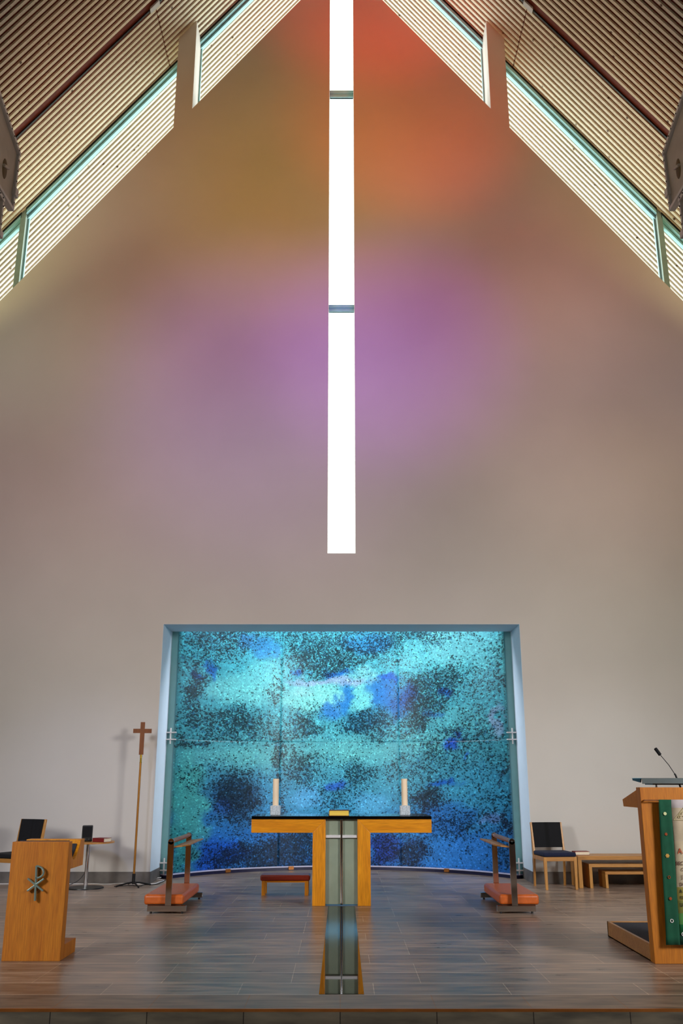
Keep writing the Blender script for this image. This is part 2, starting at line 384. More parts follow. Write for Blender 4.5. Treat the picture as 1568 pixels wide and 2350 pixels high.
# track recess
for s, nm in ((-1, 'trim_5'), (1, 'trim_6')):
    m = MB(); m.prism([(0, zc(0)+0.012), (s*9.1, zc(9.1)+0.012), (s*9.1, zc(9.1)+0.06), (0, zc(0)+0.06)], 'Y', 12.345, 12.375)
    struct(m.build(nm, M['aludark']))
for s in (-1, 1):
    o = MB()
    a = W(352, 4, 12.38); b = W(366, 20, 12.38)
    xa, xb = abs(a[0]), abs(b[0])
    o.prism([(s*3.06, zc(3.06)-0.02), (s*3.2, zc(3.2)-0.02), (s*3.2, zc(3.2)+0.03), (s*3.06, zc(3.06)+0.03)], 'Y', 12.30, 12.40)
    ob = o.build('ceiling_light', M['cfixture'], bevel=0.006)
    tag(ob, 'small pale fitting in the %s ceiling recess above the pier' % ('left' if s < 0 else 'right'), 'light fitting')
# enclosing nave walls
m = MB(); m.box(-9.2, -9.0, -14.2, 17.5, -0.4, 6.6); struct(m.build('wall_left', M['plaster']))
m = MB(); m.box(9.0, 9.2, -14.2, 17.5, -0.4, 6.6); struct(m.build('wall_right', M['plaster']))
m = MB()
m.prism([(-9, -0.4), (-2.2, -0.4), (-2.2, zc(2.2)), (-9, zc(9))], 'Y', -14.2, -14.0)
m.prism([(9, -0.4), (2.2, -0.4), (2.2, zc(2.2)), (9, zc(9))], 'Y', -14.2, -14.0)
m.prism([(-2.2, 4.15), (2.2, 4.15), (2.2, zc(2.2)), (0, CA), (-2.2, zc(2.2))], 'Y', -14.2, -14.0)
m.box(-2.2, 2.2, -14.2, -14.0, -0.4, 3.66)
struct(m.build('wall_front', M['plaster']))

# clerestory windows
def slope_bar(mb, xa, xb, za, h, y0, y1):
    """bar parallel to the roof slope, za = height of its top edge below ceiling apex line"""
    mb.prism([(xa, zc(xa)-za), (xb, zc(xb)-za), (xb, zc(xb)-za-h), (xa, zc(xa)-za-h)], 'Y', y0, y1)
wn = 1
for s in (-1, 1):
    for (xa, xb) in ((0.02, 2.61), (2.91, 5.46), (5.53, 8.95)):
        root = empty('window_%d' % wn, (0, 0, 0)); struct(root)
        fr = MB()
        gap = CA - WA
        slope_bar(fr, s*xa, s*xb, 0.035, 0.07, YG-0.10, YG+0.05)
        slope_bar(fr, s*xa, s*xb, 0.123, 0.05, YG-0.03, YG+0.05)
        slope_bar(fr, s*xa, s*xb, gap-0.06, 0.10, YG+0.0, YG+0.05)
        for xs in (xa, xb-0.035):
            for dx, w, y0, y1 in ((0, 0.035, YG-0.0, YG+0.05),):
                X0, X1 = s*(xs+dx), s*(xs+dx+w)
                fr.prism([(X0, zc(X0)-0.10), (X1, zc(X1)-0.10), (X1, zw(X1)-0.02), (X0, zw(X0)-0.02)], 'Y', y0, y1)
        fr.build('frame', M['alu'], root)
        sl = MB(); slope_bar(sl, s*xa, s*xb, -0.01, 0.045, YG-0.11, YG+0.05); slope_bar(sl, s*xa, s*xb, 0.105, 0.018, YG-0.02, YG+0.045)
        sl.build('seal', M['aludark'], root)
        pn = MB(); pn.prism([(s*(xa+0.02), zc(xa+0.02)-0.12), (s*(xb-0.02), zc(xb-0.02)-0.12), (s*(xb-0.02), zw(xb-0.02)-0.02), (s*(xa+0.02), zw(xa+0.02)-0.02)], 'Y', YG+0.022, YG+0.028)
        pn.build('pane', M['pane'], root)
        if abs(xa-2.91) < 0.01:
            mu = MB(); mu.prism([(s*5.45, zc(5.45)-0.02), (s*5.54, zc(5.54)-0.02), (s*5.54, zw(5.54)-0.02), (s*5.45, zw(5.45)-0.02)], 'Y', YG-0.10, YG+0.06)
            mu.build('mullion', M['metalgrey'], root)
        wn += 1
# slot window
root = empty('window_%d' % wn, (0, YG, 4.61)); struct(root); wn += 1
def chp(o, root): o.parent = root; o.matrix_parent_inverse = Matrix.Translation(-Vector(root.location)); return o
for (ya, yb) in ((207, 221), (699, 713)):
    m = MB(); za = W(784, yb, YG-0.05)[2]; zb = W(784, ya, YG-0.05)[2]
    m.box(-0.213, 0.213, YG-0.03, YG+0.03, za, (za+zb)/2-0.01); m.box(-0.213, 0.213, YG-0.05, YG+0.03, (za+zb)/2+0.005, zb)
    m.box(-0.213, 0.213, YG-0.02, YG+0.02, za, zb)
    chp(m.build('transom', M['alu'], bevel=0.004), root)
m = MB(); m.box(-0.213, 0.213, YG-0.004, YG+0.002, 4.61, 15.56); chp(m.build('pane', M['pane']), root)
# entrance glazing behind the camera
root = empty('window_%d' % wn, (0, -14.1, 3.66)); struct(root); wn += 1
m = MB(); m.box(-2.2, 2.2, -14.12, -14.1, 3.66, 4.15); chp(m.build('pane', M['bluepane']), root)
m = MB()
for x in (-2.17, -1.1, 0.12, 1.2, 2.17): m.box(x-0.03, x+0.03, -14.15, -14.05, 3.66, 4.15)
chp(m.build('frame', M['metalgrey']), root)

# ------------------------------------------------------------------ curved glass mosaic
R = 2.95; YC = 15.4 - R; HC = 2.49
AMAX = math.asin(HC/R)
BL = []   # colour blobs (px x, y, rx, ry, colour, strength)
def c_(x, y, rx, ry, col, k=0.9): BL.append((x, y, rx, ry, lin(col)[:3], k))
DK = []
def d_(x, y, rx, ry, k, brown=0.0): DK.append((x, y, rx, ry, k, brown))
# broad washes
c_(784, 1450, 420, 60, (96, 206, 220), 0.6); c_(1090, 1490, 110, 60, (130, 226, 226), 0.8)
c_(520, 1900, 130, 90, (44, 124, 190), 0.8); c_(800, 1960, 330, 80, (44, 110, 180), 0.7); c_(1060, 1950, 120, 80, (52, 132, 205), 0.9)
c_(430, 1860, 45, 130, (84, 180, 165), 0.8); c_(418, 1960, 30, 60, (60, 150, 150), 0.9)
c_(720, 1860, 130, 60, (56, 140, 180), 0.7); c_(1100, 1830, 80, 70, (64, 160, 190), 0.7)
c_(860, 1790, 200, 60, (70, 150, 165), 0.5)
# pale shapes
c_(557, 1580, 86, 34, (128, 220, 218)); c_(604, 1548, 52, 28, (120, 220, 222)); c_(721, 1601, 68, 32, (132, 218, 210)); c_(757, 1610, 28, 26, (136, 220, 212))
c_(833, 1592, 26, 38, (122, 216, 214)); c_(836, 1551, 30, 17, (130, 212, 216)); c_(1073, 1480, 98, 44, (140, 228, 228)); c_(956, 1504, 38, 30, (118, 218, 222))
c_(545, 1735, 130, 26, (104, 188, 186), 0.8); c_(809, 1725, 110, 26, (98, 178, 178), 0.8); c_(985, 1703, 60, 22, (96, 182, 184), 0.8)
c_(1050, 1650, 80, 30, (100, 190, 194), 0.7); c_(700, 1590, 30, 12, (150, 212, 214), 0.6)
c_(760, 1565, 90, 9, (160, 184, 212), 0.9); c_(1141, 1655, 13, 38, (158, 180, 206), 0.9); c_(1128, 1880, 22, 9, (120, 150, 206), 0.8)
c_(707, 1832, 32, 26, (84, 162, 206)); c_(847, 1843, 38, 22, (82, 162, 200))
# blues
for a in ((485, 1538, 9, 18), (443, 1552, 12, 8), (686, 1542, 15, 9), (765, 1548, 24, 9), (795, 1545, 12, 12)): c_(*a, (28, 104, 196))
c_(604, 1484, 34, 24, (66, 158, 220), 0.8); c_(560, 1470, 20, 14, (66, 140, 205), 0.7); c_(755, 1628, 26, 18, (40, 120, 196)); c_(793, 1606, 16, 34, (36, 120, 196))
c_(883, 1592, 34, 42, (34, 120, 202)); c_(936, 1596, 20, 36, (36, 84, 172)); c_(890, 1554, 26, 9, (26, 96, 196)); c_(914, 1630, 20, 24, (30, 90, 180), 0.7)
c_(1030, 1706, 20, 10, (18, 62, 190)); c_(1055, 1690, 10, 6, (22, 70, 180)); c_(1018, 1800, 36, 8, (22, 90, 186)); c_(1040, 1792, 12, 8, (22, 90, 186)); c_(1070, 1733, 5, 12, (30, 90, 186))
c_(850, 1476, 55, 24, (56, 164, 226), 0.8); c_(1023, 1589, 12, 10, (30, 100, 190)); c_(774, 1803, 18, 11, (46, 96, 190)); c_(1000, 1638, 18, 8, (50, 120, 190), 0.8)
c_(504, 1955, 52, 34, (22, 88, 200)); c_(470, 1985, 40, 20, (30, 90, 196), 0.8); c_(620, 1915, 100, 18, (34, 116, 200), 0.7); c_(883, 1947, 36, 36, (34, 56, 158), 0.9)
c_(1073, 1952, 62, 30, (54, 134, 212)); c_(1029, 1880, 66, 40, (44, 112, 186), 0.8); c_(540, 1826, 56, 56, (48, 84, 120), 0.5); c_(510, 1850, 22, 22, (40, 80, 168), 0.6)
c_(840, 1655, 60, 26, (40, 110, 160), 0.5)
# dark chip densities
d_(510, 1469, 58, 40, .50, .6); d_(446, 1568, 20, 30, .68); d_(437, 1620, 16, 34, .5); d_(516, 1659, 98, 28, .55); d_(557, 1650, 30, 26, .5)
d_(457, 1700, 58, 8, .6, .5); d_(633, 1586, 12, 24, .45, .6); d_(638, 1738, 8, 36, .75, .5); d_(633, 1794, 11, 12, .6, .4); d_(701, 1662, 30, 26, .72)
d_(689, 1762, 38, 36, .55); d_(701, 1794, 8, 7, .5, .5); d_(540, 1826, 50, 57, .85, .1); d_(736, 1521, 66, 26, .62, .5); d_(707, 1483, 44, 34, .38, .4)
d_(815, 1500, 66, 34, .5, .6); d_(847, 1662, 62, 28, .66); d_(824, 1780, 36, 30, .62); d_(980, 1586, 54, 44, .66, .5); d_(1038, 1548, 20, 26, .5, .6)
d_(962, 1645, 28, 34, .68, .6); d_(932, 1690, 14, 14, .4, .3); d_(1044, 1682, 32, 11, .62, .1); d_(1088, 1733, 70, 60, .26); d_(1158, 1774, 7, 24, .9, .8)
d_(974, 1838, 38, 24, .84, .6); d_(897, 1765, 18, 15, .42, .5); d_(1044, 1894, 64, 36, .42); d_(1161, 1891, 10, 18, .9, .8); d_(946, 1959, 32, 38, .82, .4)
d_(883, 1950, 36, 42, .58, .1); d_(610, 1966, 120, 30, .88); d_(682, 1935, 52, 34, .85); d_(700, 1970, 50, 34, .85); d_(520, 1972, 34, 20, .6); d_(765, 1832, 42, 30, .38); d_(1150, 1960, 22, 36, .5)
d_(956, 1463, 48, 16, .45, .5); d_(450, 1500, 36, 56, .3, .2); d_(431, 1953, 8, 12, .5); d_(1110, 1560, 60, 42, .22); d_(1150, 1520, 16, 50, .28); d_(1110, 1650, 50, 30, .25)
d_(980, 1760, 50, 60, .28); d_(440, 1765, 30, 14, .25); d_(460, 1800, 40, 12, .28, .3); d_(650, 1850, 10, 30, .4, .2); d_(720, 1740, 60, 10, .2); d_(1000, 1720, 30, 20, .25)
d_(784, 1455, 380, 22, .2, .3); d_(1130, 1850, 40, 40, .3); d_(650, 1700, 20, 20, .3, .3); d_(590, 1690, 60, 14, .4); d_(880, 1480, 40, 30, .35, .3)
def paint(X, Y, Z):
    # where this spot of the glass lies on my measured sketch of the artwork
    zf = (Z-CH)/Y; v = (zf*CT - ST)/(CT + ST*zf); py = 1175 - v*F; px_ = 784 + X/Y*F*(CT - ST*v)
    t = min(1, max(0, (py-1450)/540.0))
    top, mid, bot = lin((88, 200, 210))[:3], lin((74, 160, 172))[:3], lin((44, 112, 178))[:3]
    if t < .5: col = [top[i]+(mid[i]-top[i])*t*2 for i in range(3)]
    else: col = [mid[i]+(bot[i]-mid[i])*(t-.5)*2 for i in range(3)]
    nv = Vector((px_*.035, py*.035, 0)); n1 = mnoise.noise(nv)*14 + mnoise.noise(nv*3.1)*9 + mnoise.noise(nv*9)*6; n2 = mnoise.noise(nv+Vector((50, 9, 3)))*14 + mnoise.noise(nv*3.1+Vector((9, 0, 0)))*9 + mnoise.noise(nv*9+Vector((0, 7, 0)))*6
    wob = n1 + math.sin(px_*.11+py*.07)*4 + math.sin(px_*.043-py*.09)*5; wob2 = n2 + math.sin(px_*.06+py*.12)*4 + math.sin(py*.05+px_*.03)*5
    for (x, y, rx, ry, c, k) in BL:
        q = ((px_+wob-x)/rx)**2 + ((py+wob2*.6-y)/ry)**2
        if q < 6:
            a = k/(1+math.exp((q-1.0)*4.0)) if rx < 100 else k*math.exp(-q*.8)
            col = [col[i]+(c[i]-col[i])*a for i in range(3)]
    dd = 0.035; br = 0.0; bw = 1e-6
    for (x, y, rx, ry, k, b) in DK:
        q = ((px_+wob-x)/rx)**2 + ((py+wob2-y)/ry)**2
        if q < 9:
            a = min(.97, k*1.12)*min(1, math.exp(-max(0, q-.45)*1.1)); dd = 1-(1-dd)*(1-a); br += a*b; bw += a
    return col, min(dd, .93), br/bw if bw > .02 else .2
ZT = 3.98; ZSEAM = W(784, 1703, 15.3)[2]
XS = W(645, 1703, 15.35)[0], W(915, 1703, 15.35)[0]
AS = [-AMAX, math.asin(XS[0]/R), math.asin(XS[1]/R), AMAX]
screen = empty('glass_screen', (0, 15.4, 0))
tag(screen, 'curved backlit screen of turquoise and blue fused glass chips in the alcove', 'glass artwork')
def glass_panel(a0, a1, z0, z1, nm):
    nx = max(8, int((a1-a0)*R/0.022)); nz = max(8, int((z1-z0)/0.022))
    me = bpy.data.meshes.new(nm); vts, cols, chips, fcs = [], [], [], []
    for j in range(nz+1):
        for i in range(nx+1):
            a = a0 + (a1-a0)*i/nx; z = z0+(z1-z0)*j/nz
            X, Y = R*math.sin(a), YC + R*math.cos(a)
            vts.append((X, Y-15.4, z)); c, d, b = paint(X, Y, z); cols.append((*c, 1)); chips.append((d, b, 0, 1))
    for j in range(nz):
        for i in range(nx):
            k = j*(nx+1)+i; fcs.append((k, k+1, k+nx+2, k+nx+1))
    me.from_pydata(vts, [], fcs)
    for nme, data in (('tint', cols), ('chip', chips)):
        at = me.color_attributes.new(nme, 'FLOAT_COLOR', 'POINT')
        at.data.foreach_set('color', [x for c in data for x in c])
    me.materials.append(M['mosaic']); o = bpy.data.objects.new(nm, me); C.objects.link(o); o.parent = screen
    sm = o.modifiers.new('thickness', 'SOLIDIFY'); sm.thickness = 0.012; sm.offset = 1.0
    for p in me.polygons: p.use_smooth = True
    return o
g = 0.0004
for k in range(3):
    glass_panel(AS[k]+g, AS[k+1]-g, 0.06, ZSEAM-0.0006, 'glass_panel')
    glass_panel(AS[k]+g, AS[k+1]-g, ZSEAM+0.0006, ZT, 'glass_panel')
# curb under the screen
def arc_strip(name, r0, r1, z0, z1, mat):
    m = MB(); n = 40
    for i in range(n):
        a = -AMAX-0.02 + (2*AMAX+0.04)*i/n; b = -AMAX-0.02 + (2*AMAX+0.04)*(i+1)/n
        m.prism([(r0*math.sin(a), YC-15.4+r0*math.cos(a)), (r1*math.sin(a), YC-15.4+r1*math.cos(a)), (r1*math.sin(b), YC-15.4+r1*math.cos(b)), (r0*math.sin(b), YC-15.4+r0*math.cos(b))], 'Z', z0, z1)
    return m.build(name, mat, screen)
arc_strip('curb', R-0.05, R+0.08, 0.0, 0.045, M['curbdark'])
arc_strip('curb_cap', R-0.06, R+0.09, 0.045, 0.058, M['curb'])
for xx in (683, 1030, 740):
    X = W(520 if xx == 683 else (1030 if xx == 1030 else 663), 2000, 14.9)[0]; a = math.asin(X/R)
    m = MB(); m.box(-0.04, 0.04, -0.012, 0.012, 0.012, 0.06)
    o = m.build('curb_clip', M['nosing'], screen); o.location = ((R-0.06)*math.sin(a), YC-15.4+(R-0.06)*math.cos(a), 0); o.rotation_euler = (0, 0, -a)
# fixed plain side panes between the chips and the alcove walls
for s in (-1, 1):
    yb = YC + R*math.cos(AMAX) - 15.4
    m = MB(); m.box(min(s*2.47, s*2.607), max(s*2.47, s*2.607), yb+0.03, yb+0.045, 0.0, ZT)
    m.build('side_pane', M['tealglass'], screen)
# brackets holding the glass edge to the alcove
for s in (-1, 1):
    for zz, nm in ((1.98, 'glass_clamp'), (0.16, 'glass_clamp'), (3.86, 'glass_clamp')):
        yb = YC + R*math.cos(AMAX) - 15.4
        m = MB()
        m.cyl((s*2.545, yb-0.03, zz-0.115), (s*2.545, yb-0.03, zz+0.115), 0.011)
        for dz in (-0.05, 0.05): m.box(min(s*2.46, s*2.61), max(s*2.46, s*2.61), yb-0.05, yb-0.01, zz+dz-0.009, zz+dz+0.009)
        m.build(nm, M['white'], screen, bevel=0.002)

# ------------------------------------------------------------------ altar
YA = 11.03
alt = empty('altar', (0, YA, 0))
tag(alt, 'oak altar table with black glass top, two L-shaped oak supports and a steel cross', 'altar')
m = MB(); m.box(-1.03, 1.03, -0.0, 0.80, 0.92, 0.953); m.build('tabletop', M['blackglass'], alt, bevel=0.003)
for s in (-1, 1):
    m = MB(); m.prism([(s*0.182, 0), (s*0.329, 0), (s*0.329, 0.772), (s*0.182, 0.919)], 'Y', 0.01, 0.79); m.build('leg', M['oak'], alt, bevel=0.003)
    m = MB(); m.prism([(s*0.182, 0.919), (s*0.3285, 0.7725), (s*1.03, 0.7725), (s*1.03, 0.919)], 'Y', 0.01, 0.79); m.build('beam', M['oakx'], alt, bevel=0.003)
m = MB(); m.box(-0.181, 0.181, 0.06, 0.075, 0.012, 0.918); m.build('glass_infill', M['altarglass'], alt)
m = MB(); m.cyl((0, 0.04, 0.012), (0, 0.04, 0.455), 0.017); m.cyl((0, 0.04, 0.459), (0, 0.04, 0.918), 0.017); 
o = m.build('cross_upright', M['chrome'], alt, smooth=True); o['label'] = 'polished steel upright over the grey glass infill'
m = MB(); m.box(-0.18, 0.18, 0.026, 0.052, 0.716, 0.748); m.build('cross_arm', M['satin'], alt, bevel=0.004)
# candles
def candle(x, lab):
    t = empty('candle', (x, 11.32, 0.953)); tag(t, lab, 'candle', 'candles on the altar')
    m = MB(); m.cyl((0, 0, 0.095), (0, 0, 0.412), 0.036, seg=40); wx_ = m.build('wax', M['candle'], t, smooth=True, bevel=0.003)
    m = MB(); m.cyl((0, 0, 0.405), (0, 0, 0.424), 0.0015, seg=8); m.build('wick', M['black'], wx_)
    m = MB(); m.box(-0.06, 0.06, -0.06, 0.06, 0, 0.11); m.build('holder', M['ice'], t, bevel=0.012, segs=3)
candle(-0.777, 'ivory pillar candle in a glass block near the left end of the altar')
candle(0.745, 'ivory pillar candle in a glass block near the right end of the altar')
def book(name, loc, rz, w, d, h, cover, page, label):
    t = empty(name, loc, rz); tag(t, label, 'book')
    c = 0.004
    m = MB(); m.box(-w/2, w/2, -d/2, d/2, 0, c); m.box(-w/2, w/2, -d/2, d/2, h-c, h); m.box(-w/2, -w/2+c, -d/2, d/2, 0, h)
    m.build('cover', cover, t, bevel=0.0015)
    m = MB(); m.box(-w/2+c, w/2-0.006, -d/2+0.006, d/2-0.006, c, h-c); m.build('pages', page, t)
    return t
book('altar_book', (-0.028, 11.22, 0.9535), 0.0, 0.235, 0.30, 0.062, M['maroon'], M['gilt'], 'thick book with gilt page edges lying on the altar centre')

# ------------------------------------------------------------------ kneelers
def kneeler(label, mir):
    s = mir
    t = empty('kneeler', (-s*1.84, 10.46, 0)); tag(t, label, 'kneeler', 'kneelers on either side of the altar')
    L = 1.16
    X = lambda v: s*(v+1.84)     # v is measured for the left one (negative x)
    def bx(m, a, b, *r): return m.box(min(X(a), X(b)), max(X(a), X(b)), *r)
    m = MB(); bx(m, -2.10, -1.68, 0.02, L-0.01, 0.078, 0.182); m.build('pad', M['leather'], t, bevel=0.028, segs=4, smooth=True)
    m = MB(); bx(m, -2.06, -1.72, 0.03, L-0.02, 0.062, 0.082); m.build('pad_board', M['black'], t)
    for y0 in (-0.035, L+0.005):
        m = MB(); bx(m, -2.05, -1.64, y0, y0+0.035, 0.02, 0.078); fb = m.build('foot_bar', M['chrome'], t, bevel=0.003)
        for xx in (-2.01, -1.68):
            m = MB(); m.cyl((X(xx), y0+0.017, 0), (X(xx), y0+0.017, 0.022), 0.012, seg=14); m.build('foot_stud', M['black'], fb)
    for y0 in (-0.03, L+0.01):
        m = MB(); xc = X(-1.832)
        m.box(xc-0.032, xc+0.032, y0, y0+0.028, 0.075, 0.715)
        m.cyl((xc, y0, 0.715), (xc, y0+0.028, 0.715), 0.032, seg=28)
        po = m.build('post', M['chrome'], t, bevel=0.002)
        m = MB(); m.cyl((xc, y0-0.003, 0.715), (xc, y0+0.031, 0.715), 0.007, seg=14); m.build('bolt', M['brushed'], po)
    m = MB(); m.cyl((X(-1.832), -0.005, 0.715), (X(-1.832), L+0.015, 0.715), 0.024); m.build('rail', M['rail'], t, smooth=True)
    m = MB()
    xa, xb, xm = X(-1.80), X(-1.655), X(-1.71)
    m.prism([(xa, 0.0), (xm, 0.0), (xb, 0.10), (xb, L+0.0), (xa, L+0.0)], 'Z', 0.0, 0.014)
    o = m.build('book_shelf', M['beechx'], t, bevel=0.002)
    o.location = (0, 0, 0.648); 
    ang = s*0.10
    o.rotation_euler = (0, -ang, 0)
    m = MB(); m.bar((X(-1.81), 0.01, 0.65), (X(-1.81), L, 0.65), 0.02, 0.02); m.build('shelf_support', M['brushed'], t)
    return t
kneeler('orange padded kneeler with chrome posts left of the altar', 1)
kneeler('orange padded kneeler with chrome posts right of the altar', -1)

# ------------------------------------------------------------------ low stool
t = empty('footstool', (-0.69, 12.14, 0)); tag(t, 'low bench with red-brown leather pad behind the altar, left of its leg', 'stool')
m = MB(); m.box(-0.305, 0.305, -0.15, 0.15, 0.165, 0.235); m.build('pad', M['redleather'], t, bevel=0.022, segs=4, smooth=True)
for a in (-0.285, 0.24):
    for b in (-0.14, 0.10):
        m = MB(); m.box(a, a+0.045, b, b+0.04, 0, 0.166); m.build('leg', M['oak'], t, bevel=0.002)
m = MB()
for b in (-0.135, 0.115): m.box(-0.24, 0.24, b, b+0.02, 0.148, 0.165)
for a in (-0.28, 0.26): m.box(a, a+0.02, -0.11, 0.11, 0.148, 0.165)
m.build('apron', M['oakx'], t)

# ------------------------------------------------------------------ chairs
def chair(loc, rz, label, seatmat, hb=0.80):
    t = empty('upholstered_chair', (loc[0], loc[1], 0), rz); tag(t, label, 'chair', 'upholstered wooden chairs by the wall')
    for s in (-1, 1):
        # rear leg and stile: splayed leg below, leaning stile above
        m = MB()
        x = s*0.205
        pts = [(0.275, 0), (0.235, 0.42), (0.305, hb), (0.275, hb+0.002), (0.198, 0.44), (0.245, 0)]
        m.prism(pts, 'X', x-0.013, x+0.013); m.build('rear_leg', M['beech'], t, bevel=0.004)
        m = MB(); m.prism([(s*0.196-0.016, 0), (s*0.196+0.016, 0), (s*0.2+0.022, 0.395), (s*0.2-0.022, 0.395)], 'Y', -0.235, -0.205)
        m.build('front_leg', M['beech'], t, bevel=0.004)
        m = MB(); m.box(s*0.205-0.011, s*0.205+0.011, -0.21, 0.235, 0.345, 0.395); m.build('side_rail', M['beech'], t, bevel=0.003)
    m = MB(); m.box(-0.19, 0.19, -0.232, -0.210, 0.345, 0.395); m.build('front_rail', M['beechx'], t, bevel=0.003)
    m = MB(); m.box(-0.19, 0.19, 0.2, 0.22, 0.345, 0.385); m.build('rear_rail', M['beechx'], t, bevel=0.003)
    m = MB(); m.box(-0.218, 0.218, -0.24, 0.215, 0.395, 0.45); m.build('seat', seatmat, t, bevel=0.024, segs=4, smooth=True)
    # backrest: gently curved upholstered panel
    m = MB(); n = 8; th = 0.035
    for i in range(n):
        xa, xb = -0.192+0.384*i/n, -0.192+0.384*(i+1)/n
        cv = lambda x: 0.02*(1-(x/0.192)**2)
        z0, z1 = 0.485, hb
        ya0, ya1 = 0.205+0.018, 0.27
        v = []
        for (x, off) in ((xa, 0), (xb, 0), (xb, th), (xa, th)):
            v.append(m.bm.verts.new((x, ya0+cv(x)+off-0.012, z0)))
        u = []
        for (x, off) in ((xa, 0), (xb, 0), (xb, th), (xa, th)):
            u.append(m.bm.verts.new((x, ya1+cv(x)+off-0.012, z1)))
        m.bm.faces.new(v); m.bm.faces.new(u[::-1])
        for k in range(4): m.bm.faces.new((v[k], u[k], u[(k+1) % 4], v[(k+1) % 4]))
    bmesh.ops.remove_doubles(m.bm, verts=m.bm.verts, dist=1e-5)
    m.build('backrest', M['fabric'], t, smooth=True)
    return t
chair((2.80, 12.82), 0.10, 'beech chair with black back and navy seat right of the alcove', M['navy'], 0.80)
chair((-4.22, 12.58), -0.46, 'beech chair with black seat and back behind the square-fronted lectern', M['fabric'], 0.85)

# ------------------------------------------------------------------ nested benches
def bench(x0, x1, y0, y1, h, th, label):
    t = empty('nesting_bench', ((x0+x1)/2, (y0+y1)/2, 0)); tag(t, label, 'bench', 'nested benches against the right wall')
    w, d = (x1-x0)/2, (y1-y0)/2
    m = MB(); m.box(-w, w, -d, d, h-th, h); m.build('top', M['beechx'], t, bevel=0.003)
    for s in (-1, 1):
        m = MB(); m.box(s*w - (th if s > 0 else 0), s*w + (0 if s > 0 else th), -d, d, 0, h-th); m.build('side_panel', M['beech'], t, bevel=0.003)
bench(3.095, 4.60, 12.78, 13.20, 0.395, 0.05, 'largest of the three nested wooden benches along the right wall')
bench(3.235, 4.46, 12.78, 13.16, 0.296, 0.04, 'middle of the three nested wooden benches along the right wall')
bench(3.44, 4.26, 12.78, 13.12, 0.202, 0.035, 'smallest of the three nested wooden benches along the right wall')
book('hymn_book', (3.19, 12.98, 0.3955), 0.08, 0.20, 0.14, 0.045, M['redbook'], M['page'], 'small red hardback with pale pages on the largest nested bench')

# ------------------------------------------------------------------ round table, speaker, book
t = empty('round_table', (-3.335, 12.80, 0)); tag(t, 'small round wooden table on a chrome pedestal by the left wall', 'table')
m = MB(); m.cyl((0, 0, 0.555), (0, 0, 0.575), 0.335, seg=64); m.build('tabletop', M['beechx'], t, bevel=0.003)
m = MB(); m.cyl((0, 0, 0.02), (0, 0, 0.555), 0.024); m.build('column', M['chrome'], t, smooth=True)
m = MB(); m.cyl((0, 0, 0), (0, 0, 0.012), 0.235, 0.232, seg=64); m.cyl((0, 0, 0.012), (0, 0, 0.026), 0.225, 0.05, seg=64); m.build('base', M['blackm'], t, smooth=True)
t = empty('desktop_speaker', (-3.355, 12.78, 0.575), 0.25); tag(t, 'small black loudspeaker on the round table by the left wall', 'loudspeaker')
m = MB(); m.box(-0.068, 0.068, -0.07, 0.07, 0, 0.20); m.build('cabinet', M['black'], t, bevel=0.012, segs=3)
m = MB(); m.box(-0.058, 0.058, -0.076, -0.069, 0.06, 0.188); m.build('grille', M['fabric'], t, bevel=0.003)
for k in range(2):
    m = MB(); m.cyl((-0.02+0.045*k, -0.081, 0.032), (-0.02+0.045*k, -0.068, 0.032), 0.006, seg=14); m.build('knob', M['brushed'], t)
book('red_book', (-3.13, 12.68, 0.5752), 1.1, 0.15, 0.19, 0.05, M['redbook'], M['page'], 'bright red hardback book on the round table beside the black speaker')

# ------------------------------------------------------------------ processional cross
t = empty('processional_cross', (-2.752, 12.99, 0)); tag(t, 'dark wooden cross on a tall pole in a black stand left of the alcove', 'processional cross')
m = MB(); m.box(-0.03, 0.03, -0.012, 0.012, 1.683, 2.12); m.box(-0.125, 0.125, -0.0121, 0.0121, 1.972, 2.03)
o = m.build('cross', M['crossw'], t, bevel=0.002); o.rotation_euler = (0, 0, 0.12)
m = MB(); m.cyl((0, 0, 1.575), (0, 0, 1.684), 0.013); m.cyl((0, 0, 1.66), (0, 0, 1.672), 0.017); m.cyl((0, 0, 1.575), (0, 0, 1.585), 0.016); m.build('ferrule', M['brass'], t, smooth=True)
m = MB(); m.cyl((0, 0, 0.12), (0, 0, 1.578), 0.0145); m.build('pole', M['brasspole'], t, smooth=True)
m = MB(); m.cyl((0, 0, 0.03), (0, 0, 0.16), 0.021); m.build('socket', M['blackm'], t, smooth=True)
for k in range(4):
    a = 0.5 + k*PI/2
    m = MB(); m.tube([(0, 0, 0.05), (0.08*math.cos(a), 0.08*math.sin(a), 0.045), (0.18*math.cos(a), 0.18*math.sin(a), 0.024), (0.235*math.cos(a), 0.235*math.sin(a), 0.012)], 0.011)
    m.build('foot', M['blackm'], t, smooth=True)

# ------------------------------------------------------------------ left lectern with the chi-rho
t = empty('lectern', (-2.415, 7.795, 0)); tag(t, 'oak lectern with a metal chi-rho emblem on its plain front, at the left', 'lectern')
w = 0.2275
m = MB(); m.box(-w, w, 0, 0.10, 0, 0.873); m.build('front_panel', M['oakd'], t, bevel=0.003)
tr = [(0.10, 0.872), (0.103, 0.80), (0.125, 0.75), (0.16, 0.728), (0.19, 0.728), (0.235, 0.748), (0.285, 0.79), (0.325, 0.835), (0.345, 0.872)]
m = MB(); m.prism([(0.10, 0.662), (0.465, 0.662), (0.465, 0.872)] + tr[::-1], 'X', -w, w); m.build('desk', M['oak'], t, bevel=0.002)
m = MB()
for (a, b) in zip(tr[:-2], tr[1:-1]):
    m.prism([a, b, (b[0]+(0.004 if b[0] < .17 else -0.004), b[1]+0.006), (a[0]+(0.004 if a[0] < .17 else -0.004), a[1]+0.006)], 'X', -w+0.025, w-0.025)
m.build('lining', M['mat'], t)
